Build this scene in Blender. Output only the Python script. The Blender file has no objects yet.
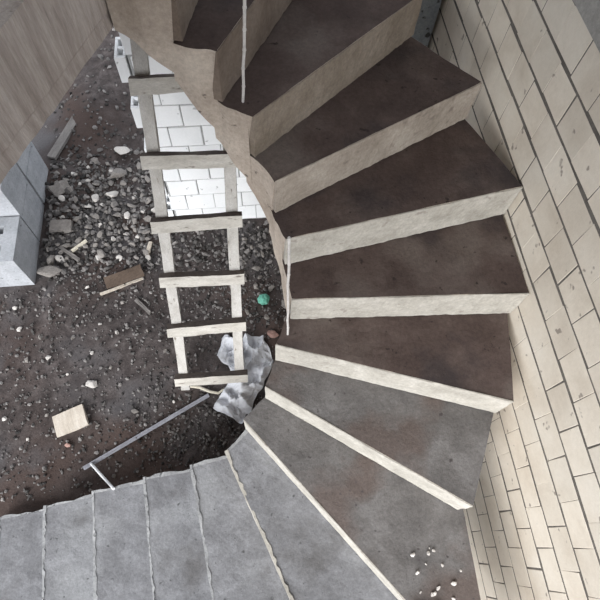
import bpy, bmesh, math, random
from mathutils import Vector, Matrix, noise
S = bpy.context.scene
COL = S.collection
R = random.Random(7)
GZ = 0.0            # ground level; the camera hangs CAM_Z above it
CAM_Z = 4.2

# ------------------------------------------------------------------ helpers
def link(name, bm, mat, parent=None, loc=None, smooth=False):
    me = bpy.data.meshes.new(name)
    bmesh.ops.recalc_face_normals(bm, faces=bm.faces[:])
    if loc is not None:
        bmesh.ops.translate(bm, verts=bm.verts[:], vec=-Vector(loc))
    bm.to_mesh(me); bm.free()
    for p in me.polygons: p.use_smooth = smooth
    o = bpy.data.objects.new(name, me); COL.objects.link(o)
    for m in (mat if isinstance(mat, (list, tuple)) else [mat]): me.materials.append(m)
    if parent: o.parent = parent
    elif loc is not None: o.location = loc
    return o
def empty(name, loc=(0, 0, 0), rz=0):
    o = bpy.data.objects.new(name, None); COL.objects.link(o)
    o.location = loc; o.rotation_euler.z = rz; o.empty_display_size = .1
    return o
def tag(o, label=None, cat=None, group=None, kind=None):
    if label: o['label'] = label
    if cat: o['category'] = cat
    if group: o['group'] = group
    if kind: o['kind'] = kind
    return o
def box(bm, x0, x1, y0, y1, z0, z1, mi=0, skip=()):
    v = [bm.verts.new((x, y, z)) for z in (z0, z1) for y in (y0, y1) for x in (x0, x1)]
    fs = {'b': (0, 2, 3, 1), 't': (4, 5, 7, 6), 'f': (0, 1, 5, 4), 'k': (2, 6, 7, 3), 'l': (0, 4, 6, 2), 'r': (1, 3, 7, 5)}
    for k, f in fs.items():
        if k in skip: continue
        fc = bm.faces.new([v[i] for i in f]); fc.material_index = mi
    return v
def bar(bm, a, b, wv, dv, jit=0.0, n=1, seed=0):
    """straight bar from a to b, full width vector wv, depth vector dv, in n segments with slight wobble"""
    a, b, wv, dv = map(Vector, (a, b, wv, dv)); rr = random.Random(seed); prev = None
    for i in range(n + 1):
        c = a.lerp(b, i / n)
        q = []
        for sx, sy in ((-.5, -.5), (.5, -.5), (.5, .5), (-.5, .5)):
            q.append(bm.verts.new(c + wv * (sx + rr.uniform(-jit, jit)) + dv * (sy + rr.uniform(-jit, jit))))
        if prev:
            for k in range(4): bm.faces.new((prev[k], prev[(k + 1) % 4], q[(k + 1) % 4], q[k]))
        else: bm.faces.new(q[::-1])
        prev = q
    bm.faces.new(prev)
def tube(bm, pts, r, seg=8):
    pts = [Vector(p) for p in pts]; prev = None
    for i, p in enumerate(pts):
        d = (pts[min(i + 1, len(pts) - 1)] - pts[max(i - 1, 0)]).normalized()
        up = Vector((0, 0, 1)) if abs(d.z) < .9 else Vector((1, 0, 0))
        s = d.cross(up).normalized(); t = d.cross(s)
        rad = r[i] if isinstance(r, (list, tuple)) else r
        ring = [bm.verts.new(p + (s * math.cos(k * 2 * math.pi / seg) + t * math.sin(k * 2 * math.pi / seg)) * rad) for k in range(seg)]
        if prev:
            for k in range(seg): bm.faces.new((prev[k], prev[(k + 1) % seg], ring[(k + 1) % seg], ring[k]))
        else: bm.faces.new(ring[::-1])
        prev = ring
    bm.faces.new(prev)
def bevel(bm, w, seg=1):
    bmesh.ops.bevel(bm, geom=bm.edges[:], offset=w, segments=seg, affect='EDGES', clamp_overlap=True)

# ------------------------------------------------------------------ materials
def mat(name, stops, scale=3.0, detail=6, rough=.9, bump=.3, bscale=40, island=0.0, spots=None, coord='Object', stretch=None, patch=None, distort=0.3, fine=0.22):
    """procedural surface: noise through a colour ramp, optional tint per loose piece, dark specks and large patches of another colour"""
    m = bpy.data.materials.new(name); m.use_nodes = True
    nt = m.node_tree; N = nt.nodes; L = nt.links
    b = N['Principled BSDF']; b.inputs['Roughness'].default_value = rough
    b.inputs['Specular IOR Level'].default_value = .25
    tc = N.new('ShaderNodeTexCoord'); src = tc.outputs[coord]
    if stretch:
        mp = N.new('ShaderNodeMapping'); mp.inputs['Scale'].default_value = stretch
        L.new(src, mp.inputs[0]); src = mp.outputs[0]
    n1 = N.new('ShaderNodeTexNoise'); n1.inputs['Scale'].default_value = scale
    n1.inputs['Detail'].default_value = detail; n1.inputs['Roughness'].default_value = .65
    n1.inputs['Distortion'].default_value = distort
    L.new(src, n1.inputs['Vector'])
    cr = N.new('ShaderNodeValToRGB'); e = cr.color_ramp.elements
    while len(e) < len(stops): e.new(.5)
    for k, (p, c) in enumerate(stops):
        e[k].position = p; e[k].color = (*c, 1)
    L.new(n1.outputs['Fac'], cr.inputs[0]); col = cr.outputs[0]
    def mixin(fac, c2, mode='MIX'):
        nonlocal col
        mx = N.new('ShaderNodeMix'); mx.data_type = 'RGBA'; mx.blend_type = mode
        if hasattr(fac, 'node'): L.new(fac, mx.inputs[0])
        else: mx.inputs[0].default_value = fac
        L.new(col, mx.inputs[6])
        if hasattr(c2, 'node'): L.new(c2, mx.inputs[7])
        else: mx.inputs[7].default_value = (*c2, 1)
        col = mx.outputs[2]
    if patch:
        for (c2, sc, lo, hi, off) in patch:
            mp = N.new('ShaderNodeMapping'); mp.inputs['Location'].default_value = off
            L.new(src, mp.inputs[0])
            n2 = N.new('ShaderNodeTexNoise'); n2.inputs['Scale'].default_value = sc; n2.inputs['Detail'].default_value = 5
            L.new(mp.outputs[0], n2.inputs['Vector'])
            mr = N.new('ShaderNodeMapRange'); mr.inputs[1].default_value = lo; mr.inputs[2].default_value = hi
            L.new(n2.outputs['Fac'], mr.inputs[0]); mixin(mr.outputs[0], c2)
    if fine:
        nf = N.new('ShaderNodeTexNoise'); nf.inputs['Scale'].default_value = 55; nf.inputs['Detail'].default_value = 8; nf.inputs['Roughness'].default_value = .75
        L.new(src, nf.inputs['Vector'])
        mr = N.new('ShaderNodeMapRange'); mr.inputs[1].default_value = .3; mr.inputs[2].default_value = .7; mr.inputs[3].default_value = 1 - fine; mr.inputs[4].default_value = 1 + fine
        L.new(nf.outputs['Fac'], mr.inputs[0])
        cc = N.new('ShaderNodeCombineColor')
        for i in range(3): L.new(mr.outputs[0], cc.inputs[i])
        mixin(1.0, cc.outputs[0], 'MULTIPLY')
    if spots:
        c2, sc, lo, hi = spots
        v = N.new('ShaderNodeTexNoise'); v.inputs['Scale'].default_value = sc; v.inputs['Detail'].default_value = 2
        L.new(src, v.inputs['Vector'])
        mr = N.new('ShaderNodeMapRange'); mr.inputs[1].default_value = lo; mr.inputs[2].default_value = hi
        L.new(v.outputs['Fac'], mr.inputs[0]); mixin(mr.outputs[0], c2)
    if island:
        g = N.new('ShaderNodeNewGeometry')
        mr = N.new('ShaderNodeMapRange'); mr.inputs[3].default_value = 1 - island; mr.inputs[4].default_value = 1 + island
        L.new(g.outputs['Random Per Island'], mr.inputs[0])
        cc = N.new('ShaderNodeCombineColor')
        for i in range(3): L.new(mr.outputs[0], cc.inputs[i])
        mixin(1.0, cc.outputs[0], 'MULTIPLY')
    L.new(col, b.inputs['Base Color'])
    n3 = N.new('ShaderNodeTexNoise'); n3.inputs['Scale'].default_value = bscale; n3.inputs['Detail'].default_value = 9; n3.inputs['Roughness'].default_value = .7
    L.new(src, n3.inputs['Vector'])
    bp = N.new('ShaderNodeBump'); bp.inputs['Strength'].default_value = bump; bp.inputs['Distance'].default_value = .007
    L.new(n3.outputs['Fac'], bp.inputs['Height']); L.new(bp.outputs[0], b.inputs['Normal'])
    return m
M = {}
M['grey_tread'] = mat('grey_tread', [(.25, (.14, .138, .142)), (.5, (.20, .198, .205)), (.75, (.285, .285, .295))], 6, bump=.7, bscale=35,
                      spots=((.09, .09, .09), 26, .68, .76), patch=[((.27, .27, .275), 2.2, .50, .68, (3, 1, 0)), ((.13, .125, .125), 2.6, .58, .72, (8, 2, 1))])
M['mixed_tread'] = mat('mixed_tread', [(.25, (.095, .088, .085)), (.5, (.145, .135, .13)), (.75, (.21, .2, .195))], 5, bump=.7, bscale=40,
                       spots=((.07, .06, .06), 24, .68, .76), patch=[((.125, .10, .09), 1.8, .50, .60, (0, 4, 0))])
M['brown_tread'] = mat('brown_tread', [(.25, (.06, .042, .037)), (.5, (.092, .066, .058)), (.75, (.135, .105, .092))], 3.5, bump=.45, bscale=45,
                       spots=((.04, .03, .026), 26, .68, .76), patch=[((.15, .122, .108), 2.1, .52, .70, (2, 0, 5)), ((.05, .04, .04), 2.4, .55, .70, (7, 3, 5))])
M['riser'] = mat('riser', [(.25, (.30, .277, .24)), (.5, (.42, .393, .345)), (.78, (.53, .50, .45))], 6, bump=.5, bscale=40,
                 spots=((.30, .27, .24), 18, .66, .74))
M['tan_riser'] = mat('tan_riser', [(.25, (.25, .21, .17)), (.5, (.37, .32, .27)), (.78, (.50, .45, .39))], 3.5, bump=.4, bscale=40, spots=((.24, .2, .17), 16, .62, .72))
M['grey_riser'] = mat('grey_riser', [(.25, (.19, .188, .19)), (.5, (.33, .33, .33)), (.78, (.5, .495, .49))], 11, bump=.6, bscale=40, spots=((.12, .12, .12), 22, .6, .68))
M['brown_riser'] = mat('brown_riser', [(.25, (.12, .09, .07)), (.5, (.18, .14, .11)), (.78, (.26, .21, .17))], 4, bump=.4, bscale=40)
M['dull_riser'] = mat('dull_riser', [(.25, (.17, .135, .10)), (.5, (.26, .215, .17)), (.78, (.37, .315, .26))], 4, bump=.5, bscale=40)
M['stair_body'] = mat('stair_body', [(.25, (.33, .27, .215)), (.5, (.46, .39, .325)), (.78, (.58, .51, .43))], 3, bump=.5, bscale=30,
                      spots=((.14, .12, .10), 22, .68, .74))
M['landing'] = mat('landing', [(.25, (.25, .205, .175)), (.5, (.40, .345, .305)), (.78, (.56, .50, .46))], 6, bump=.6, bscale=25,
                   stretch=(2.6, 2.6, .3), spots=((.13, .11, .10), 9, .67, .74))
M['tan_block'] = mat('tan_block', [(.25, (.53, .46, .375)), (.5, (.635, .57, .48)), (.75, (.70, .645, .56))], 3, bump=.25, bscale=40, island=.06, fine=.05,
                     spots=((.30, .26, .22), 16, .69, .74))
M['mortar'] = mat('mortar', [(.3, (.09, .08, .07)), (.6, (.15, .135, .12))], 8, bump=.5)
M['white_block'] = mat('white_block', [(.25, (.82, .83, .835)), (.6, (.90, .905, .905))], 3, bump=.15, bscale=50, island=.04, fine=.03, spots=((.5, .5, .5), 14, .70, .74))
M['pale_mortar'] = mat('pale_mortar', [(.3, (.34, .34, .34)), (.6, (.44, .44, .43))], 8, bump=.4)
M['grey_block'] = mat('grey_block', [(.25, (.33, .34, .36)), (.5, (.43, .44, .46)), (.75, (.52, .53, .55))], 6, bump=.5, bscale=60, spots=((.2, .2, .2), 30, .68, .74))
M['beam'] = mat('beam', [(.3, (.25, .24, .22)), (.7, (.40, .385, .36))], 5, bump=.4)
M['column'] = mat('column', [(.3, (.23, .26, .28)), (.7, (.36, .39, .41))], 6, bump=.4, spots=((.08, .08, .08), 16, .6, .66))
M['soil'] = mat('soil', [(.28, (.036, .029, .028)), (.5, (.074, .061, .058)), (.72, (.145, .124, .119))], 9, detail=10, bump=1.0, bscale=45,
                patch=[((.075, .053, .046), .9, .48, .60, (0, 0, 0)), ((.105, .098, .10), 1.3, .52, .66, (4, 7, 0))])
M['gravel'] = mat('gravel', [(.3, (.10, .092, .088)), (.7, (.18, .168, .16))], 6, bump=.4, island=.75)
M['stone'] = mat('stone', [(.25, (.17, .15, .138)), (.5, (.27, .245, .225)), (.75, (.38, .355, .33))], 9, bump=.5, bscale=60)
M['pale_stone'] = mat('pale_stone', [(.25, (.48, .44, .40)), (.6, (.66, .62, .58))], 9, bump=.4, bscale=60)
M['brick'] = mat('brick', [(.25, (.30, .17, .14)), (.6, (.44, .28, .24))], 9, bump=.5, bscale=60)
M['wood'] = mat('wood', [(.25, (.38, .355, .32)), (.5, (.50, .475, .44)), (.75, (.60, .58, .55))], 4, bump=.3, bscale=30, stretch=(3, 3, 1),
                spots=((.22, .19, .16), 10, .66, .74))
M['rung'] = mat('rung', [(.25, (.36, .33, .29)), (.5, (.50, .47, .42)), (.75, (.62, .59, .54))], 5, bump=.3, bscale=30, stretch=(1, 4, 4), spots=((.2, .17, .15), 12, .66, .74))
M['dirty_wood'] = mat('dirty_wood', [(.3, (.07, .055, .05)), (.7, (.14, .115, .10))], 8, bump=.4)
M['fresh_wood'] = mat('fresh_wood', [(.25, (.44, .38, .31)), (.5, (.58, .51, .43)), (.75, (.68, .62, .54))], 5, bump=.3, stretch=(6, 1, 1))
M['old_wood'] = mat('old_wood', [(.25, (.15, .135, .125)), (.7, (.27, .25, .235))], 6, bump=.4, stretch=(1, 4, 4))
M['brown_wood'] = mat('brown_wood', [(.25, (.085, .06, .045)), (.7, (.15, .11, .085))], 6, bump=.4)
M['stick'] = mat('stick', [(.25, (.60, .54, .42)), (.7, (.74, .69, .58))], 9, bump=.2)
M['white'] = mat('white', [(.25, (.66, .66, .66)), (.7, (.80, .80, .80))], 9, bump=.1)
M['steel'] = mat('steel', [(.25, (.26, .26, .29)), (.7, (.42, .42, .46))], 9, rough=.5, bump=.1)
M['pale_steel'] = mat('pale_steel', [(.25, (.50, .47, .44)), (.7, (.66, .63, .60))], 9, rough=.6, bump=.1)
M['green'] = mat('green', [(.25, (.09, .36, .26)), (.7, (.22, .55, .43))], 9, rough=.5, bump=.2)
M['ceiling'] = mat('ceiling', [(.3, (.36, .35, .33)), (.7, (.46, .45, .43))], 3, bump=.3)
# thin, milky polythene
m = bpy.data.materials.new('polythene'); m.use_nodes = True
nt = m.node_tree; b = nt.nodes['Principled BSDF']; b.inputs['Base Color'].default_value = (.90, .91, .95, 1); b.inputs['Roughness'].default_value = .3
tl = nt.nodes.new('ShaderNodeBsdfTranslucent'); tl.inputs[0].default_value = (.75, .78, .85, 1)
tp = nt.nodes.new('ShaderNodeBsdfTransparent'); a1 = nt.nodes.new('ShaderNodeMixShader'); a2 = nt.nodes.new('ShaderNodeMixShader')
a1.inputs[0].default_value = .15; a2.inputs[0].default_value = .10
nt.links.new(b.outputs[0], a1.inputs[1]); nt.links.new(tl.outputs[0], a1.inputs[2])
nt.links.new(a1.outputs[0], a2.inputs[1]); nt.links.new(tp.outputs[0], a2.inputs[2]); nt.links.new(a2.outputs[0], nt.nodes['Material Output'].inputs[0])
M['polythene'] = m

# ------------------------------------------------------------------ ground
def ground_h(x, y):
    h = .05 * noise.noise(Vector((x * .8, y * .8, 1.3))) + .03 * noise.noise(Vector((x * 2.7, y * 2.7, 4.1))) + .014 * noise.noise(Vector((x * 9, y * 9, 2.2)))
    h += .10 * math.exp(-((x - .16) ** 2 + (y - 1.72) ** 2) / .04)
    h += .07 * math.exp(-((x + 1.5) ** 2 + (y - 3.2) ** 2) / .5)
    if y > 3.6: h += .10 * (y - 3.6) + .10 * noise.noise(Vector((x * 1.6, y * 1.6, 9)))
    if x < -1.88 and y < 3.3: h *= .4
    return GZ - .02 + h
bm = bmesh.new()
NX, NY = 150, 210
X0, X1, Y0, Y1 = -5.5, 2.6, -2.5, 8.5
gv = [[bm.verts.new((X0 + (X1 - X0) * i / NX, Y0 + (Y1 - Y0) * j / NY, ground_h(X0 + (X1 - X0) * i / NX, Y0 + (Y1 - Y0) * j / NY))) for i in range(NX + 1)] for j in range(NY + 1)]
for j in range(NY):
    for i in range(NX): bm.faces.new((gv[j][i], gv[j][i + 1], gv[j + 1][i + 1], gv[j + 1][i]))
tag(link('ground', bm, M['soil'], smooth=True), 'dark bare soil of the building yard', kind='structure')
bm = bmesh.new(); bmesh.ops.create_grid(bm, x_segments=1, y_segments=1, size=40)
for v in bm.verts: v.co.z = -.35
tag(link('yard_ground', bm, M['soil']), 'wide earth of the yard beyond the building', kind='structure')

# loose gravel: nobody could count it
_b = bmesh.new(); bmesh.ops.create_icosphere(_b, subdivisions=1, radius=1); _b.verts.ensure_lookup_table()
ICO_V = [v.co.copy() for v in _b.verts]; ICO_F = [[v.index for v in f.verts] for f in _b.faces]; _b.free()
PV, PF = [], []
def pebble(c, r, rr):
    M4 = Matrix.Translation(c) @ Matrix.Rotation(rr.uniform(0, 6.28), 4, Vector((rr.random() - .5, rr.random() - .5, rr.random() + .1)).normalized()) @ Matrix.Diagonal((r * rr.uniform(.8, 1.5), r * rr.uniform(.7, 1.1), r * rr.uniform(.5, .9), 1))
    k = len(PV)
    for v in ICO_V: PV.append(M4 @ v + Vector((rr.uniform(-1, 1), rr.uniform(-1, 1), rr.uniform(-1, 1))) * r * .22)
    for f in ICO_F: PF.append([i + k for i in f])
def under_stair(x, y):
    return y < .50 + max(0, (x + .25)) * 1.1 and x > -2.5
rr = random.Random(3); n = 0
while n < 8500:
    x, y = rr.uniform(-2.6, .5), rr.uniform(.42, 5.6)
    if under_stair(x, y): continue
    rub = .62 * math.exp(-((x + 1.35) ** 2 / .5 + (y - 3.0) ** 2 / .45)) + .75 * math.exp(-((x + .45) ** 2 / .3 + (y - .85) ** 2 / .10)) + .6 * math.exp(-((x + .1) ** 2 / .3 + (y - 2.2) ** 2 / .4)) + (.28 if y < 3.7 else .07)
    if rr.random() > rub: continue
    if y > 2.86 and x > -.85 and y < 3.12: continue
    if x < -1.93 and 2.28 < y < 4.1: continue
    r = rr.choice((.006, .008, .010, .012, .016, .022)) * (1.2 if y > 2.4 else .72)
    pebble(Vector((x, y, ground_h(x, y) + r * .35)), r, rr); n += 1
me = bpy.data.meshes.new('gravel'); me.from_pydata(PV, [], PF); me.materials.append(M['gravel'])
go = bpy.data.objects.new('gravel', me); COL.objects.link(go)
tag(go, 'grey gravel and stone chips strewn over the dark soil', 'gravel', kind='stuff')

# ------------------------------------------------------------------ block walls (blocks and mortar in one mesh)
WX = 1.410
def wall_blocks(bm, axis, fixed, depth, u0, u1, rows, zfun, L, off, gap, rr, jitter=.004):
    """running bond of individual blocks; axis 'y': wall in a plane x=fixed, faces -x; axis 'x': plane y=fixed, faces -y"""
    for r in range(rows[0], rows[1]):
        za, zb = zfun(r) + gap[1] / 2, zfun(r + 1) - gap[1] / 2
        s = off[r % 2] + math.floor((u0 - off[r % 2]) / L) * L
        while s < u1:
            a, b = max(s + gap[0] / 2 + rr.uniform(-jitter, jitter), u0), min(s + L - gap[0] / 2 + rr.uniform(-jitter, jitter), u1)
            s += L
            if b - a < .02: continue
            d = rr.uniform(-.0008, .0008); e0, e1 = rr.uniform(-.004, .004), rr.uniform(-.004, .004)
            if axis == 'y': vs = box(bm, fixed + d, fixed + depth, a, b, za + e0, zb + e1)
            else: vs = box(bm, a, b, fixed + d, fixed + depth, za + e0, zb + e1)
            for v in vs:
                v.co += Vector((rr.uniform(-.0004, .0004), rr.uniform(-.003, .003), rr.uniform(-.003, .003)))
rr = random.Random(11)
bm = bmesh.new()
zj = lambda r: CAM_Z - 1.335 - .19 * (15 - r)
wall_blocks(bm, 'y', WX, .19, -1.6, 3.40, (0, 15), zj, .204, (.036, .138), (.0035, .018), rr)
for f in bm.faces: f.material_index = 0
bevel(bm, .0015)
box(bm, WX + .0018, WX + .18, -1.598, 3.398, -.1, CAM_Z - 1.336, mi=1)
tag(link('wall_right', bm, [M['tan_block'], M['mortar']]), 'tall pale tan concrete block wall beside the winding stair', kind='structure')
bm = bmesh.new(); box(bm, WX - .02, WX + .26, -1.7, 3.5, CAM_Z - 1.335, CAM_Z - 1.0); bevel(bm, .01, 2)
tag(link('trim_1', bm, M['beam']), 'grey concrete ring beam along the top of the tan block wall', kind='structure')
bm = bmesh.new(); box(bm, .93, WX - .03, 3.12, 3.36, -.1, CAM_Z - .6); bevel(bm, .008, 2)
tag(link('trim_2', bm, M['column']), 'blue-grey speckled concrete column in the corner behind the stair', kind='structure')
# back wall of white blocks, left end toothed with hollow blocks
WY = 2.89
bm = bmesh.new()
zk = lambda r: CAM_Z - 4.20 + .208 * r
wall_blocks(bm, 'x', WY, .2, -.70, .92, (0, 11), zk, .25, (-.70 + .02, -.70 + .145), (.008, .012), rr, .003)
for r in range(0, 11, 2):                     # protruding hollow blocks: shell walls round two cells
    za, zb = zk(r) + .006, zk(r + 1) - .006
    xl, xr = -.775, -.703
    box(bm, xl, xr, WY, WY + .025, za, zb); box(bm, xl, xr, WY + .175, WY + .2, za, zb)
    box(bm, xl, xl + .018, WY + .026, WY + .174, za, zb); box(bm, xr - .018, xr, WY + .026, WY + .174, za, zb)
    box(bm, xl + .019, xr - .019, WY + .088, WY + .112, za, zb)
    box(bm, xl + .019, xr - .019, WY + .026, WY + .174, za, za + .05)
bevel(bm, .003)
for f in bm.faces: f.material_index = 0
box(bm, -.692, .915, WY + .01, WY + .19, -.1, zk(11) - .006, mi=1)
tag(link('wall_back', bm, [M['white_block'], M['pale_mortar']]), 'white block wall with toothed left end behind the ladder', kind='structure')

# ------------------------------------------------------------------ staircase
stair = empty('concrete_staircase', (0.2, 1.0, 0))
tag(stair, 'rough unfinished concrete winding staircase climbing from lower left around to the top', 'staircase')
SL = Vector(stair.location)
# nosing lines, from the yard up: inner point, outer point, level relative to the camera, tread material, gap under the riser
ST = [
 ((-1.976, .392), (-1.88, -.80), -4.13, 'grey_tread', .003),
 ((-1.625, .430), (-1.52, -.80), -4.03, 'grey_tread', .003),
 ((-1.255, .482), (-1.15, -.80), -3.92, 'grey_tread', .003),
 ((-.863, .516), (-.735, -.80), -3.75, 'grey_tread', .003),
 ((-.515, .534), (-.315, -.82), -3.55, 'grey_tread', .004),
 ((-.268, .560), (.285, -.87), -3.32, 'grey_tread', .005),
 ((-.130, .687), (1.03, -.83), -3.07, 'mixed_tread', .005),
 ((.013, .804), (1.032, .067), -2.82, 'mixed_tread', .007),
 ((.085, .955), (1.282, .531), -2.57, 'brown_tread', .006),
 ((.178, 1.093), (1.403, 1.022), -2.32, 'brown_tread', .009),
 ((.164, 1.293), (1.403, 1.512), -2.075, 'brown_tread', .009),
 ((.128, 1.444), (1.221, 1.987), -1.83, 'brown_tread', .011),
 ((.047, 1.581), (.935, 2.342), -1.585, 'brown_tread', .011),
 ((-.072, 1.666), (.60, 2.860), -1.34, 'brown_tread', .01),
 ((-.195, 1.722), (.11, 2.872), -1.11, 'brown_tread', .01),
 ((-.440, 1.768), (-.30, 2.876), -.976, None, .01),
]
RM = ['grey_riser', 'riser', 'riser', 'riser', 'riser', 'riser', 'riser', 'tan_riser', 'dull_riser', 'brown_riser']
SOF = {14: -1.53, 15: -1.31}                  # the soffit flattens towards the landing
TH = .475; RT = .062
def V2(p): return Vector((p[0], p[1]))
def retreat(i, d):
    """nosing line i moved d uphill"""
    a, b = V2(ST[i][0]), V2(ST[i][1]); n = Vector((-(b - a).y, (b - a).x)).normalized()
    return a + n * d, b + n * d
for i in range(len(ST) - 1):
    inn, out, z, mt, gap = ST[i]; z += CAM_Z; zn = ST[i + 1][2] + CAM_Z
    f0, g0 = retreat(i, .006); a0, b0 = f0, g0; q0, h0 = retreat(i, RT); a1, b1 = retreat(i + 1, RT if i < len(ST) - 2 else -.004)
    b0.x, b1.x, h0.x = min(b0.x, 1.404), min(b1.x, 1.404), min(h0.x, 1.404)
    nu, nv = 26, 9
    top, bot = [], []
    bm = bmesh.new()
    for j in range(nv + 1):
        rt, rb = [], []
        for k in range(nu + 1):
            ku = 0 if k == 0 else (.014 if k == 1 else .014 + .986 * (k - 1) / (nu - 1))
            p = a0.lerp(b0, ku).lerp(a1.lerp(b1, ku), j / nv)
            w = Vector((p.x * 6, p.y * 6, z))
            if k == 0: p = p + Vector((noise.noise(w * 2.3), noise.noise(w * 2.3 + Vector((9, 9, 9))))) * (.022 if i < 6 else .011)
            h = noise.noise(w * .7) * .007 + noise.noise(w * 3.1) * .003
            rt.append(bm.verts.new((p.x, p.y, z + h)))
            s0, s1 = SOF.get(i, ST[i][2] - TH), SOF.get(i + 1, ST[i + 1][2] - TH)
            zu = CAM_Z + s0 + (s1 - s0) * j / nv + noise.noise(w * 1.5 + Vector((0, 0, 5))) * .012
            zu = max(zu, -.06)
            if j == 0: p = p + q0.lerp(h0, ku) - a0.lerp(b0, ku)
            rb.append(bm.verts.new((p.x, p.y, min(zu, z - .05))))
        top.append(rt); bot.append(rb)
    for j in range(nv):
        for k in range(nu):
            f = bm.faces.new((top[j][k], top[j][k + 1], top[j + 1][k + 1], top[j + 1][k])); f.material_index = 2 if k == 0 and i < 6 else 0
            f = bm.faces.new((bot[j][k], bot[j + 1][k], bot[j + 1][k + 1], bot[j][k + 1])); f.material_index = 1
    for k in range(nu):
        for j in (0, nv):
            f = bm.faces.new((top[j][k], bot[j][k], bot[j][k + 1], top[j][k + 1])); f.material_index = 1
    for j in range(nv):
        for k in (0, nu):
            f = bm.faces.new((top[j][k], top[j + 1][k], bot[j + 1][k], bot[j][k])); f.material_index = 1
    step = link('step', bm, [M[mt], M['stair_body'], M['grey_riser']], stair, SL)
    # the riser: a cement face at the front of the step, ragged at its foot
    zl = (ST[i - 1][2] + CAM_Z if i else -.02) + gap
    c0, d0 = retreat(i, 0); c1, d1 = retreat(i, .05); c2, d2 = retreat(i, .0055 if i > 5 else .026)
    if i <= 5: c1, d1 = retreat(i, .05)
    d0.x, d1.x, d2.x = min(d0.x, 1.403), min(d1.x, 1.403), min(d2.x, 1.403)
    bm = bmesh.new(); nk, nz = 60, 5; F, B = [], []
    for q in range(nz + 1):
        rf, rb = [], []
        for k in range(nk + 1):
            pf, pb = c0.lerp(d0, k / nk), c1.lerp(d1, k / nk)
            w = Vector((pf.x * 7, pf.y * 7, z))
            foot = zl + gap * .5 * noise.noise(w * 1.7) + .006 * noise.noise(w * 5) + .004 * noise.noise(w * 13)
            zz = foot + (z - foot) * q / nz
            bulge = (.006 * noise.noise(w * .8 + Vector((0, 0, q))) + .003 * noise.noise(w * 4 + Vector((0, 0, q)))) * (1 if q else .3)
            if q == nz: zz += .003 * noise.noise(w * 3) + (.004 if i <= 5 else 0)
            n2 = (pb - pf).normalized() * bulge
            rf.append(bm.verts.new((pf.x + n2.x, pf.y + n2.y, zz))); ct = c2.lerp(d2, k / nk)
            if i <= 5: ct = ct + (ct - pf) * (.22 * noise.noise(w * 3.1) + .6 * noise.noise(w * 11) - .35)
            pk = pb.lerp(ct, q / nz)
            rb.append(bm.verts.new((pk.x, pk.y, zz)))
        F.append(rf); B.append(rb)
    for q in range(nz):
        for k in range(nk):
            bm.faces.new((F[q][k], F[q][k + 1], F[q + 1][k + 1], F[q + 1][k])); bm.faces.new((B[q][k], B[q + 1][k], B[q + 1][k + 1], B[q][k + 1]))
    for k in range(nk):
        bm.faces.new((F[0][k], B[0][k], B[0][k + 1], F[0][k + 1])); bm.faces.new((F[nz][k], F[nz][k + 1], B[nz][k + 1], B[nz][k]))
    for q in range(nz):
        for k in (0, nk): bm.faces.new((F[q][k], F[q + 1][k], B[q + 1][k], B[q][k]))
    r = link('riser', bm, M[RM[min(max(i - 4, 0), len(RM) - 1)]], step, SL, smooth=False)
    r['label'] = 'pale cement face of the step'

# landing slab at the head of the stair, its edge crossing the top left
bm = bmesh.new()
lp = [(-.433, 1.796), (-1.80, -1.355), (-4.2, -1.355), (-4.2, 2.88), (-.345, 2.88), (-.425, 1.80)]
zb, zt = CAM_Z - 1.30, CAM_Z - .976
e0, e1 = Vector((-.433, 1.796)), Vector((-1.80, -1.355)); en = Vector((.917, -.398))
NE, NZ = 90, 6; rows = []
for q in range(NZ + 1):
    row = []
    for k in range(NE + 1):
        p = e0.lerp(e1, k / NE); w = Vector((p.x * 9, p.y * 9, q * .8))
        bl = .004 * noise.noise(Vector((p.x * 22, p.y * 22, 0))) + .003 * noise.noise(w)
        if q == 1: bl -= .006                     # joint left by the formwork boards
        zz = zb + (zt - zb) * (0, .17, .2, .45, .7, .9, 1)[q]
        if q == 0: zz += .010 * noise.noise(Vector((p.x * 12, p.y * 12, 7)))
        row.append(bm.verts.new((p.x + en.x * bl, p.y + en.y * bl, zz)))
    rows.append(row)
for q in range(NZ):
    for k in range(NE): bm.faces.new((rows[q][k], rows[q][k + 1], rows[q + 1][k + 1], rows[q + 1][k]))
tv = [bm.verts.new((*p, zt)) for p in lp[2:5]]; bv = [bm.verts.new((*p, zb)) for p in lp[2:5]]
bm.faces.new(rows[NZ] + tv); bm.faces.new((rows[0] + bv)[::-1])
rt = [rows[q][NE] for q in range(NZ + 1)]
bm.faces.new(rt + [tv[0], bv[0]])
bm.faces.new((tv[0], tv[1], bv[1], bv[0])); bm.faces.new((tv[1], tv[2], bv[2], bv[1]))
bm.faces.new([tv[2]] + [rows[q][0] for q in range(NZ, -1, -1)] + [bv[2]])
tag(link('concrete_landing', bm, M['landing'], loc=(-2.2, 1.0, zb)), 'rough grey-brown concrete landing slab edge crossing the top left corner', 'landing')

# upper floor over the stair well and an added wall shading the upper steps (both out of the frame)
bm = bmesh.new(); box(bm, -4.4, 2.4, -1.5, 3.6, CAM_Z + 1.2, CAM_Z + 1.4)
tag(link('ceiling', bm, M['ceiling']), 'concrete slab of the storey above', kind='structure')

bm = bmesh.new(); box(bm, -4.4, 2.4, -1.75, -1.55, CAM_Z - .25, CAM_Z + 1.4)
tag(link('shade_wall', bm, M['ceiling']), 'unseen concrete wall added on the open side to shade the upper steps', kind='structure')

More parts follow.
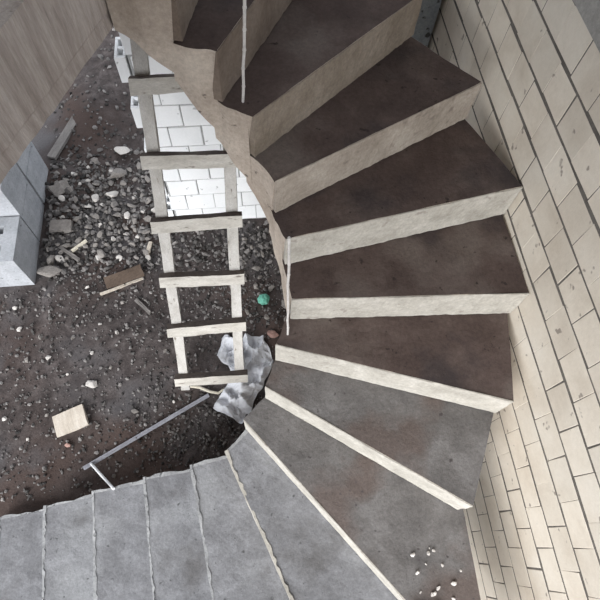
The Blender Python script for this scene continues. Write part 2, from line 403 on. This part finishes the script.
# ------------------------------------------------------------------ wooden ladder
lad = empty('wooden_ladder', (-.41, 1.225, 0))
tag(lad, 'pale rough wooden ladder leaning toward the white block wall', 'ladder')
LL = Vector(lad.location)
U = Vector((.047, .470, .881)).normalized(); F1 = Vector((-.632, 1.228, 0)); F2 = Vector((-.185, 1.223, 0))
side = Vector((1, 0, 0)); side = (side - U * side.dot(U)).normalized(); nrm = U.cross(side).normalized()
if nrm.y > 0: nrm = -nrm                                   # towards the camera side
for k, f in enumerate((F1, F2)):
    bm = bmesh.new(); bar(bm, f + U * .03, f + U * (2.66 if k == 0 else 2.60), side * .072, nrm * .05, .05, 14, k)
    link('rail', bm, M['wood'], lad, LL)
for k, t in enumerate((.18, .69, 1.14, 1.56, 1.99, 2.41)):
    a = F1 + U * t - side * .065 + nrm * .055; b_ = F2 + U * (t + (.02 if k % 2 else -.01)) + side * .065 + nrm * .055
    bm = bmesh.new(); bar(bm, a, b_, U * .085, nrm * .06, .04, 8, 20 + k)
    rg = link('rung', bm, [M['rung'], M['dirty_wood']], lad, LL)
    for p in rg.data.polygons:
        if p.normal.dot(U) > .7: p.material_index = 1       # mud trodden onto the top edge

# ------------------------------------------------------------------ reinforcement rods standing on the stair
def rod(a, b, r, label):
    bm = bmesh.new(); a, b = Vector(a), Vector(b)
    pts = [a.lerp(b, k / 10) + Vector((noise.noise(Vector((k * .7, r * 99, 0))), noise.noise(Vector((k * .7, 5, r * 99))), 0)) * .004 for k in range(11)]
    tube(bm, pts, r)
    for k in range(1, 10):
        c = pts[k]; tube(bm, [c - Vector((0, 0, .004)), c + Vector((0, 0, .004))], r * 1.25)
    tag(link('steel_rod', bm, M['pale_steel'], loc=a), label, 'rod')
rod((.012, 1.675, CAM_Z - 1.59), (.07, 1.675, CAM_Z - .75), .006, 'thin pale rod standing upright on a high step at the top of the photo')
rod((.157, 1.010, CAM_Z - 2.575), (.140, 1.025, CAM_Z - 1.63), .006, 'thin pale rod standing at the inner end of the middle steps')

# ------------------------------------------------------------------ things on the ground
def gz(x, y, lift=0.0): return ground_h(x, y) + lift
def box_thing(name, label, cat, c, sx, sy, sz, rz, mt, tilt=(0, 0), lift=0.0, bev=.004, group=None, jit=.004, seed=1):
    bm = bmesh.new(); box(bm, -sx / 2, sx / 2, -sy / 2, sy / 2, 0, sz)
    bmesh.ops.subdivide_edges(bm, edges=bm.edges[:], cuts=2, use_grid_fill=True)
    rj = random.Random(seed)
    for v in bm.verts: v.co += Vector((rj.uniform(-jit, jit), rj.uniform(-jit, jit), rj.uniform(-jit, jit)))
    o = link(name, bm, mt)
    o.location = (c[0], c[1], gz(*c) + lift); o.rotation_euler = (tilt[0], tilt[1], rz)
    return tag(o, label, cat, group)
wb = box_thing('wood_block', 'square pale wooden board offcut lying on dark soil at lower left', 'wood offcut', (-1.555, 1.075), .245, .175, .05, .32, M['fresh_wood'], (.08, 0), .0)
box_thing('timber_plank', 'short grey weathered plank lying on the soil near the upper left', 'plank', (-1.805, 4.01), .62, .085, .035, 1.19, M['old_wood'], seed=4)
# tilted brown board with a bright edge
box_thing('timber_board', 'dark brown board with a pale front edge lying on the soil left of the ladder', 'board', (-1.165, 2.325), .34, .11, .012, .33, M['brown_wood'], (.25, 0), .02, seed=6)
box_thing('timber_batten', 'thin pale batten lying along the front of the dark brown board', 'batten', (-1.185, 2.245), .40, .02, .02, .33, M['fresh_wood'], seed=7, jit=.002)
box_thing('wood_splinter', 'short grey-brown stick on the soil to the left of the ladder', 'stick', (-.998, 2.03), .19, .028, .02, -.83, M['old_wood'], seed=8)
# steel bar and white stick
bm = bmesh.new(); a, b_ = Vector((-1.43, .70, gz(-1.43, .70) + .03)), Vector((-.45, 1.18, gz(-.45, 1.18) + .03))
d = (b_ - a).normalized(); s = d.cross(Vector((0, 0, 1))).normalized()
bar(bm, a + s * .012, b_ + s * .012, s * .026, Vector((0, 0, .006)), 0, 4); bar(bm, a, b_, s * .005, Vector((0, 0, .03)), 0, 4)
tag(link('steel_angle', bm, M['steel'], loc=a), 'long grey metal angle bar lying on gravel beside the lowest steps', 'metal bar')
bm = bmesh.new(); tube(bm, [(-1.375, .725, gz(-1.375, .725) + .03), (-1.10, .478, CAM_Z - 3.905)], .010)
tag(link('white_stick', bm, M['white'], loc=(-1.375, .725, 0)), 'thin white stick propped against the end of a low step', 'stick')
bm = bmesh.new(); tube(bm, [(-.60, 1.265, gz(-.6, 1.26) + .02), (-.52, 1.245, gz(-.52, 1.24) + .03), (-.44, 1.20, gz(-.44, 1.2) + .03), (-.37, 1.183, gz(-.37, 1.18) + .02), (-.32, 1.21, gz(-.32, 1.2) + .02)], [.010, .012, .012, .011, .009])
tag(link('bent_stick', bm, M['stick'], loc=(-.6, 1.265, 0)), 'bent cream stick on the ground between the feet of the ladder', 'stick')
# crumpled polythene
bm = bmesh.new()
lf = [(-.21, .92), (-.40, 1.05), (-.325, 1.20), (-.25, 1.33), (-.36, 1.52), (-.33, 1.66)]
rg = [(-.185, .905), (-.11, 1.0), (-.05, 1.12), (.035, 1.25), (.11, 1.42), (.04, 1.64)]
NU, NVV = 40, 60; g = []
def along(pl, t):
    t *= len(pl) - 1; k = min(int(t), len(pl) - 2); return V2(pl[k]).lerp(V2(pl[k + 1]), t - k)
for j in range(NVV + 1):
    row = []
    for k in range(NU + 1):
        p = along(lf, j / NVV).lerp(along(rg, j / NVV), k / NU)
        w = Vector((p.x * 7, p.y * 7, 3.7))
        ridge = 1 - abs(noise.noise(w)) * 2.2; ridge2 = 1 - abs(noise.noise(w * 2.3)) * 2
        h = .02 + .12 * max(0, ridge) * math.sin(math.pi * min(1, max(0, k / NU))) ** .5 + .035 * ridge2 + .01 * noise.noise(w * 6)
        dx = .03 * noise.noise(w * 1.4 + Vector((4, 0, 0))); dy = .03 * noise.noise(w * 1.4 + Vector((0, 4, 0)))
        row.append(bm.verts.new((p.x + dx, p.y + dy, gz(p.x, p.y) + max(.012, h))))
    g.append(row)
for j in range(NVV):
    for k in range(NU): bm.faces.new((g[j][k], g[j][k + 1], g[j + 1][k + 1], g[j + 1][k]))
tag(link('plastic_sheet', bm, M['polythene'], loc=(-.18, 1.25, 0)), 'crumpled pale translucent plastic sheet on the ground at the foot of the ladder', 'plastic sheet')
# green lump
bm = bmesh.new(); bmesh.ops.create_icosphere(bm, subdivisions=3, radius=.052)
for v in bm.verts: v.co *= 1 + .22 * noise.noise(v.co * 40) ; v.co.z *= .8
o = link('green_wrapper', bm, M['green']); o.location = (.07, 2.0, gz(.07, 2.0, .035))
tag(o, 'crumpled green plastic wrapper on the soil just right of the ladder', 'wrapper')
# crumpled cloth on the step
bm = bmesh.new(); bmesh.ops.create_grid(bm, x_segments=24, y_segments=18, size=1)
for v in bm.verts:
    x, y = v.co.x * .075, v.co.y * .055; w = Vector((x * 22, y * 22, 1))
    v.co = Vector((x + .012 * noise.noise(w), y + .012 * noise.noise(w + Vector((3, 3, 3))), .012 + .03 * abs(noise.noise(w * .9)) + .008 * noise.noise(w * 3)))
o = link('plastic_scrap', bm, M['polythene']); o.location = (.75, -.42, CAM_Z - 3.065)
tag(o, 'small crumpled whitish scrap on a step at the bottom edge of the photo', 'scrap')
# plaster crumbs on the lower right step
def stone_mesh(seed, flat=.7, cuts=2):
    rj = random.Random(seed); bm = bmesh.new()
    pts = [bm.verts.new(Vector((rj.gauss(0, 1), rj.gauss(0, 1), rj.gauss(0, 1))).normalized() * rj.uniform(.85, 1.1)) for _ in range(13)]
    h = bmesh.ops.convex_hull(bm, input=pts)
    bmesh.ops.delete(bm, geom=[v for v in bm.verts if not v.link_faces], context='VERTS')
    for v in bm.verts: v.co.z *= flat
    bmesh.ops.bevel(bm, geom=bm.edges[:], offset=.06, segments=1, affect='EDGES', clamp_overlap=True)
    me = bpy.data.meshes.new('stone'); bmesh.ops.recalc_face_normals(bm, faces=bm.faces[:]); bm.to_mesh(me); bm.free()
    return me
SM = {}
for key in ('stone', 'pale_stone', 'brick'):
    SM[key] = [stone_mesh(s + len(key) * 10, .55 + .1 * (s % 3)) for s in range(6)]
    for me in SM[key]: me.materials.append(M[key])
def put_stone(name, key, x, y, z, r, label, cat, group=None, ell=None, rz=None, k=None):
    o = bpy.data.objects.new(name, SM[key][R.randrange(6) if k is None else k]); COL.objects.link(o)
    e = ell or (R.uniform(.85, 1.35), R.uniform(.75, 1.0), R.uniform(.7, 1.0))
    o.location = (x, y, z + r * .38); o.scale = (r * e[0], r * e[1], r * e[2]); o.rotation_euler = (R.uniform(-.3, .3), R.uniform(-.3, .3), R.uniform(0, 6.28) if rz is None else rz)
    return tag(o, label, cat, group)
for q in range(14):
    x, y = R.uniform(.72, 1.0), R.uniform(-.36, -.10)
    put_stone('plaster_crumb', 'pale_stone', x, y, CAM_Z - 3.068, R.uniform(.006, .016), 'small pale plaster crumb on the step at lower right', 'crumb', 'plaster crumbs on the lower right step')
# named pieces of rubble
put_stone('brick_fragment', 'pale_stone', -1.235, 3.79, gz(-1.235, 3.79), .085, 'cream broken block piece on soil by the left end of the white wall', 'block fragment', ell=(1.1, .7, .7), rz=-.5)
put_stone('brick_fragment', 'brick', .125, 1.63, gz(.125, 1.63), .055, 'pinkish brick fragment half under the stair beside the plastic sheet', 'brick fragment')
put_stone('stone', 'pale_stone', -1.405, 1.36, gz(-1.405, 1.36), .055, 'lone pale flat stone on brown soil above the wooden offcut', 'stone', ell=(1.2, .75, .6), rz=-.4)
put_stone('stone', 'brick', -1.565, .885, gz(-1.565, .885), .032, 'small pinkish stone just below the wooden board offcut', 'stone')
box_thing('block_fragment', 'flat rectangular grey block slab on the rubble beside the grey blocks', 'block fragment', (-1.745, 2.88), .19, .11, .05, -.05, M['stone'], (.1, .05), seed=31, jit=.006)
box_thing('block_fragment', 'grey angular slab lying in the rubble above the rectangular one', 'block fragment', (-1.80, 3.33), .17, .12, .05, .75, M['stone'], (.2, .1), seed=32, jit=.008)
put_stone('stone', 'stone', -1.255, 3.48, gz(-1.255, 3.48), .085, 'large rounded grey stone in the soil left of the white wall', 'stone')
put_stone('stone', 'pale_stone', -1.74, 2.55, gz(-1.74, 2.55), .045, 'whitish stone beside the foot of the grey block stack', 'stone', ell=(1.2, .8, .8))
put_stone('stone', 'stone', -1.80, 2.41, gz(-1.80, 2.41), .10, 'wide dull grey lump at the right foot of the front grey block', 'stone', ell=(1.3, .9, .6))
box_thing('wood_chip', 'pale cream wood chip lying across the rubble', 'wood chip', (-1.57, 2.665), .16, .03, .015, .62, M['stick'], (0, -.1), .02, seed=33, jit=.002)
box_thing('wood_splinter', 'thin dark stick across the lower edge of the rubble', 'stick', (-1.66, 2.60), .24, .03, .02, -.72, M['old_wood'], seed=34, lift=.01)
put_stone('stone', 'pale_stone', -1.40, 2.545, gz(-1.40, 2.545), .042, 'cream stone at the lower edge of the rubble', 'stone', ell=(1, .9, .8))
put_stone('stone', 'pale_stone', -.965, 2.52, gz(-.965, 2.52), .042, 'cream stone lying at the right end of the rubble near the ladder', 'stone', ell=(1, .9, .8))
box_thing('wood_chip', 'upright pale chip of wood beside the cream stone near the ladder', 'wood chip', (-.955, 2.62), .035, .15, .02, -.2, M['fresh_wood'], seed=35, lift=.01, jit=.002)
# the rest of the rubble: stones nothing tells apart
used = []
n = 0
while n < 95:
    x, y = R.gauss(-1.38, .30), R.gauss(2.98, .34)
    if not (-1.86 < x < -.90 and 2.42 < y < 3.75): continue
    r = R.choice((.026, .032, .038, .045, .055))
    if any((x - a) ** 2 + (y - b) ** 2 < (r + c) ** 2 * 1.2 for a, b, c in used): continue
    used.append((x, y, r)); n += 1
    put_stone('stone', R.choice(('stone', 'stone', 'stone', 'pale_stone')), x, y, gz(x, y), r, 'broken grey stone in the patch of rubble left of the ladder', 'stone', 'rubble stones left of the ladder')
n = 0
while n < 26:
    x, y = R.uniform(-2.1, -.72), R.uniform(.85, 2.35)
    r = R.choice((.016, .020, .026))
    if any((x - a) ** 2 + (y - b) ** 2 < .03 for a, b, c in used) or (-1.72 < x < -1.38 and .9 < y < 1.25) or abs((y - .70) - (x + 1.43) * .49) < .08: continue
    used.append((x, y, r)); n += 1
    put_stone('stone', R.choice(('stone', 'pale_stone')), x, y, gz(x, y), r, 'small stone scattered on the bare brown soil below the rubble', 'stone', 'scattered small stones')
n = 0
while n < 24:
    x, y = R.uniform(-.1, .45), R.uniform(1.75, 2.7)
    r = R.choice((.026, .034, .045))
    if any((x - a) ** 2 + (y - b) ** 2 < (r + c) ** 2 * 1.2 for a, b, c in used) or (x - .07) ** 2 + (y - 2.0) ** 2 < .012: continue
    used.append((x, y, r)); n += 1
    put_stone('stone', 'stone', x, y, gz(x, y), r, 'dark stone on the ground between the ladder and the stair', 'stone', 'stones behind the ladder')

# ------------------------------------------------------------------ grey hollow concrete blocks stacked at the left
def hollow_block(label, x1, y0, z0, sx, sy, sz, mt, seed):
    """block standing with two cells open at the top, right front foot at (x1, y0, z0)"""
    bm = bmesh.new(); t = .04; x0 = x1 - sx; y1 = y0 + sy
    zf = .04
    outer = [bm.verts.new(p) for p in ((x0, y0, z0), (x1, y0, z0), (x1, y1, z0), (x0, y1, z0))]
    tops = [bm.verts.new((v.co.x, v.co.y, z0 + sz)) for v in outer]
    for k in range(4): bm.faces.new((outer[k], outer[(k + 1) % 4], tops[(k + 1) % 4], tops[k]))
    bm.faces.new(outer[::-1])
    # top face as a grid with two openings
    xs = [x0, x0 + .09, x1 - .11, x1]; ys = [y0, y0 + .09, y0 + sy / 2 - .05, y0 + sy / 2 + .05, y1 - .09, y1]
    xs = [x0, x0 + sx * .2, x1 - sx * .27, x1]
    G = [[bm.verts.new((x, y, z0 + sz)) for x in xs] for y in ys]
    for j in range(5):
        for k in range(3):
            if k == 1 and j in (1, 3):
                q = [G[j][k], G[j][k + 1], G[j + 1][k + 1], G[j + 1][k]]
                lo = [bm.verts.new(v.co - Vector((0, 0, sz - zf))) for v in q]
                for c in range(4): bm.faces.new((q[c], q[(c + 1) % 4], lo[(c + 1) % 4], lo[c]))
                bm.faces.new(lo)
            else: bm.faces.new((G[j][k], G[j][k + 1], G[j + 1][k + 1], G[j + 1][k]))
    bmesh.ops.remove_doubles(bm, verts=bm.verts[:], dist=.0005)
    o = link('concrete_block', bm, mt, loc=(x1 - sx / 2, y0 + sy / 2, z0))
    return tag(o, label, 'concrete block', 'grey concrete blocks at the left edge')
hollow_block('grey hollow concrete block in front, low, with open cells on top', -1.955, 2.33, .0, .42, .44, .43, M['grey_block'], 1)
hollow_block('grey concrete block at the bottom of the taller stack behind the front block', -1.955, 2.785, .0, .42, .40, .385, M['grey_block'], 2)
hollow_block('grey concrete block on top of the taller stack behind the front block', -1.955, 2.785, .39, .42, .40, .385, M['grey_block'], 3)
hollow_block('grey concrete block at the bottom of the rearmost stack under the landing edge', -1.945, 3.20, .03, .42, .40, .40, M['grey_block'], 4)
hollow_block('grey concrete block on top of the rearmost stack under the landing edge', -1.95, 3.20, .435, .42, .40, .40, M['grey_block'], 5)

# ------------------------------------------------------------------ light: overcast sky, soft sun through the open side of the stair well
W = bpy.data.worlds.new('World'); S.world = W; W.use_nodes = True
nt = W.node_tree; bg = nt.nodes['Background']
tc = nt.nodes.new('ShaderNodeTexCoord'); sp = nt.nodes.new('ShaderNodeSeparateXYZ'); cr = nt.nodes.new('ShaderNodeValToRGB')
nt.links.new(tc.outputs['Generated'], sp.inputs[0]); nt.links.new(sp.outputs['Z'], cr.inputs[0]); nt.links.new(cr.outputs[0], bg.inputs[0])
e = cr.color_ramp.elements; e[0].position = 0; e[0].color = (.80, .86, .95, 1); e[1].position = 1; e[1].color = (.88, .93, 1, 1)
bg.inputs[1].default_value = 1.35
sun = bpy.data.lights.new('sun', 'SUN'); sun.energy = 5.6; sun.angle = math.radians(46); sun.color = (.98, .99, 1)
so = bpy.data.objects.new('sun', sun); COL.objects.link(so)
so.rotation_euler = Vector((.50, .80, -.50)).to_track_quat('-Z', 'Y').to_euler()

# ------------------------------------------------------------------ camera
cam = bpy.data.cameras.new('camera'); co = bpy.data.objects.new('camera', cam); COL.objects.link(co)
cam.sensor_width = 36; cam.sensor_fit = 'HORIZONTAL'; cam.lens = 514 / 600 * 36; cam.clip_start = .02
# rows of the camera-to-world rotation (image right, image down, view direction)
CR = [[0.993267, -0.078122, 0.085548], [-0.107226, -0.899509, 0.423539], [0.043863, -0.42986, -0.901829]]
m3 = Matrix(((CR[0][0], -CR[0][1], -CR[0][2]), (CR[1][0], -CR[1][1], -CR[1][2]), (CR[2][0], -CR[2][1], -CR[2][2])))
co.matrix_world = Matrix.Translation((0, 0, CAM_Z)) @ m3.to_4x4()
S.camera = co
S.view_settings.view_transform = 'Standard'; S.view_settings.look = 'None'; S.view_settings.gamma = 1; S.view_settings.exposure = .12
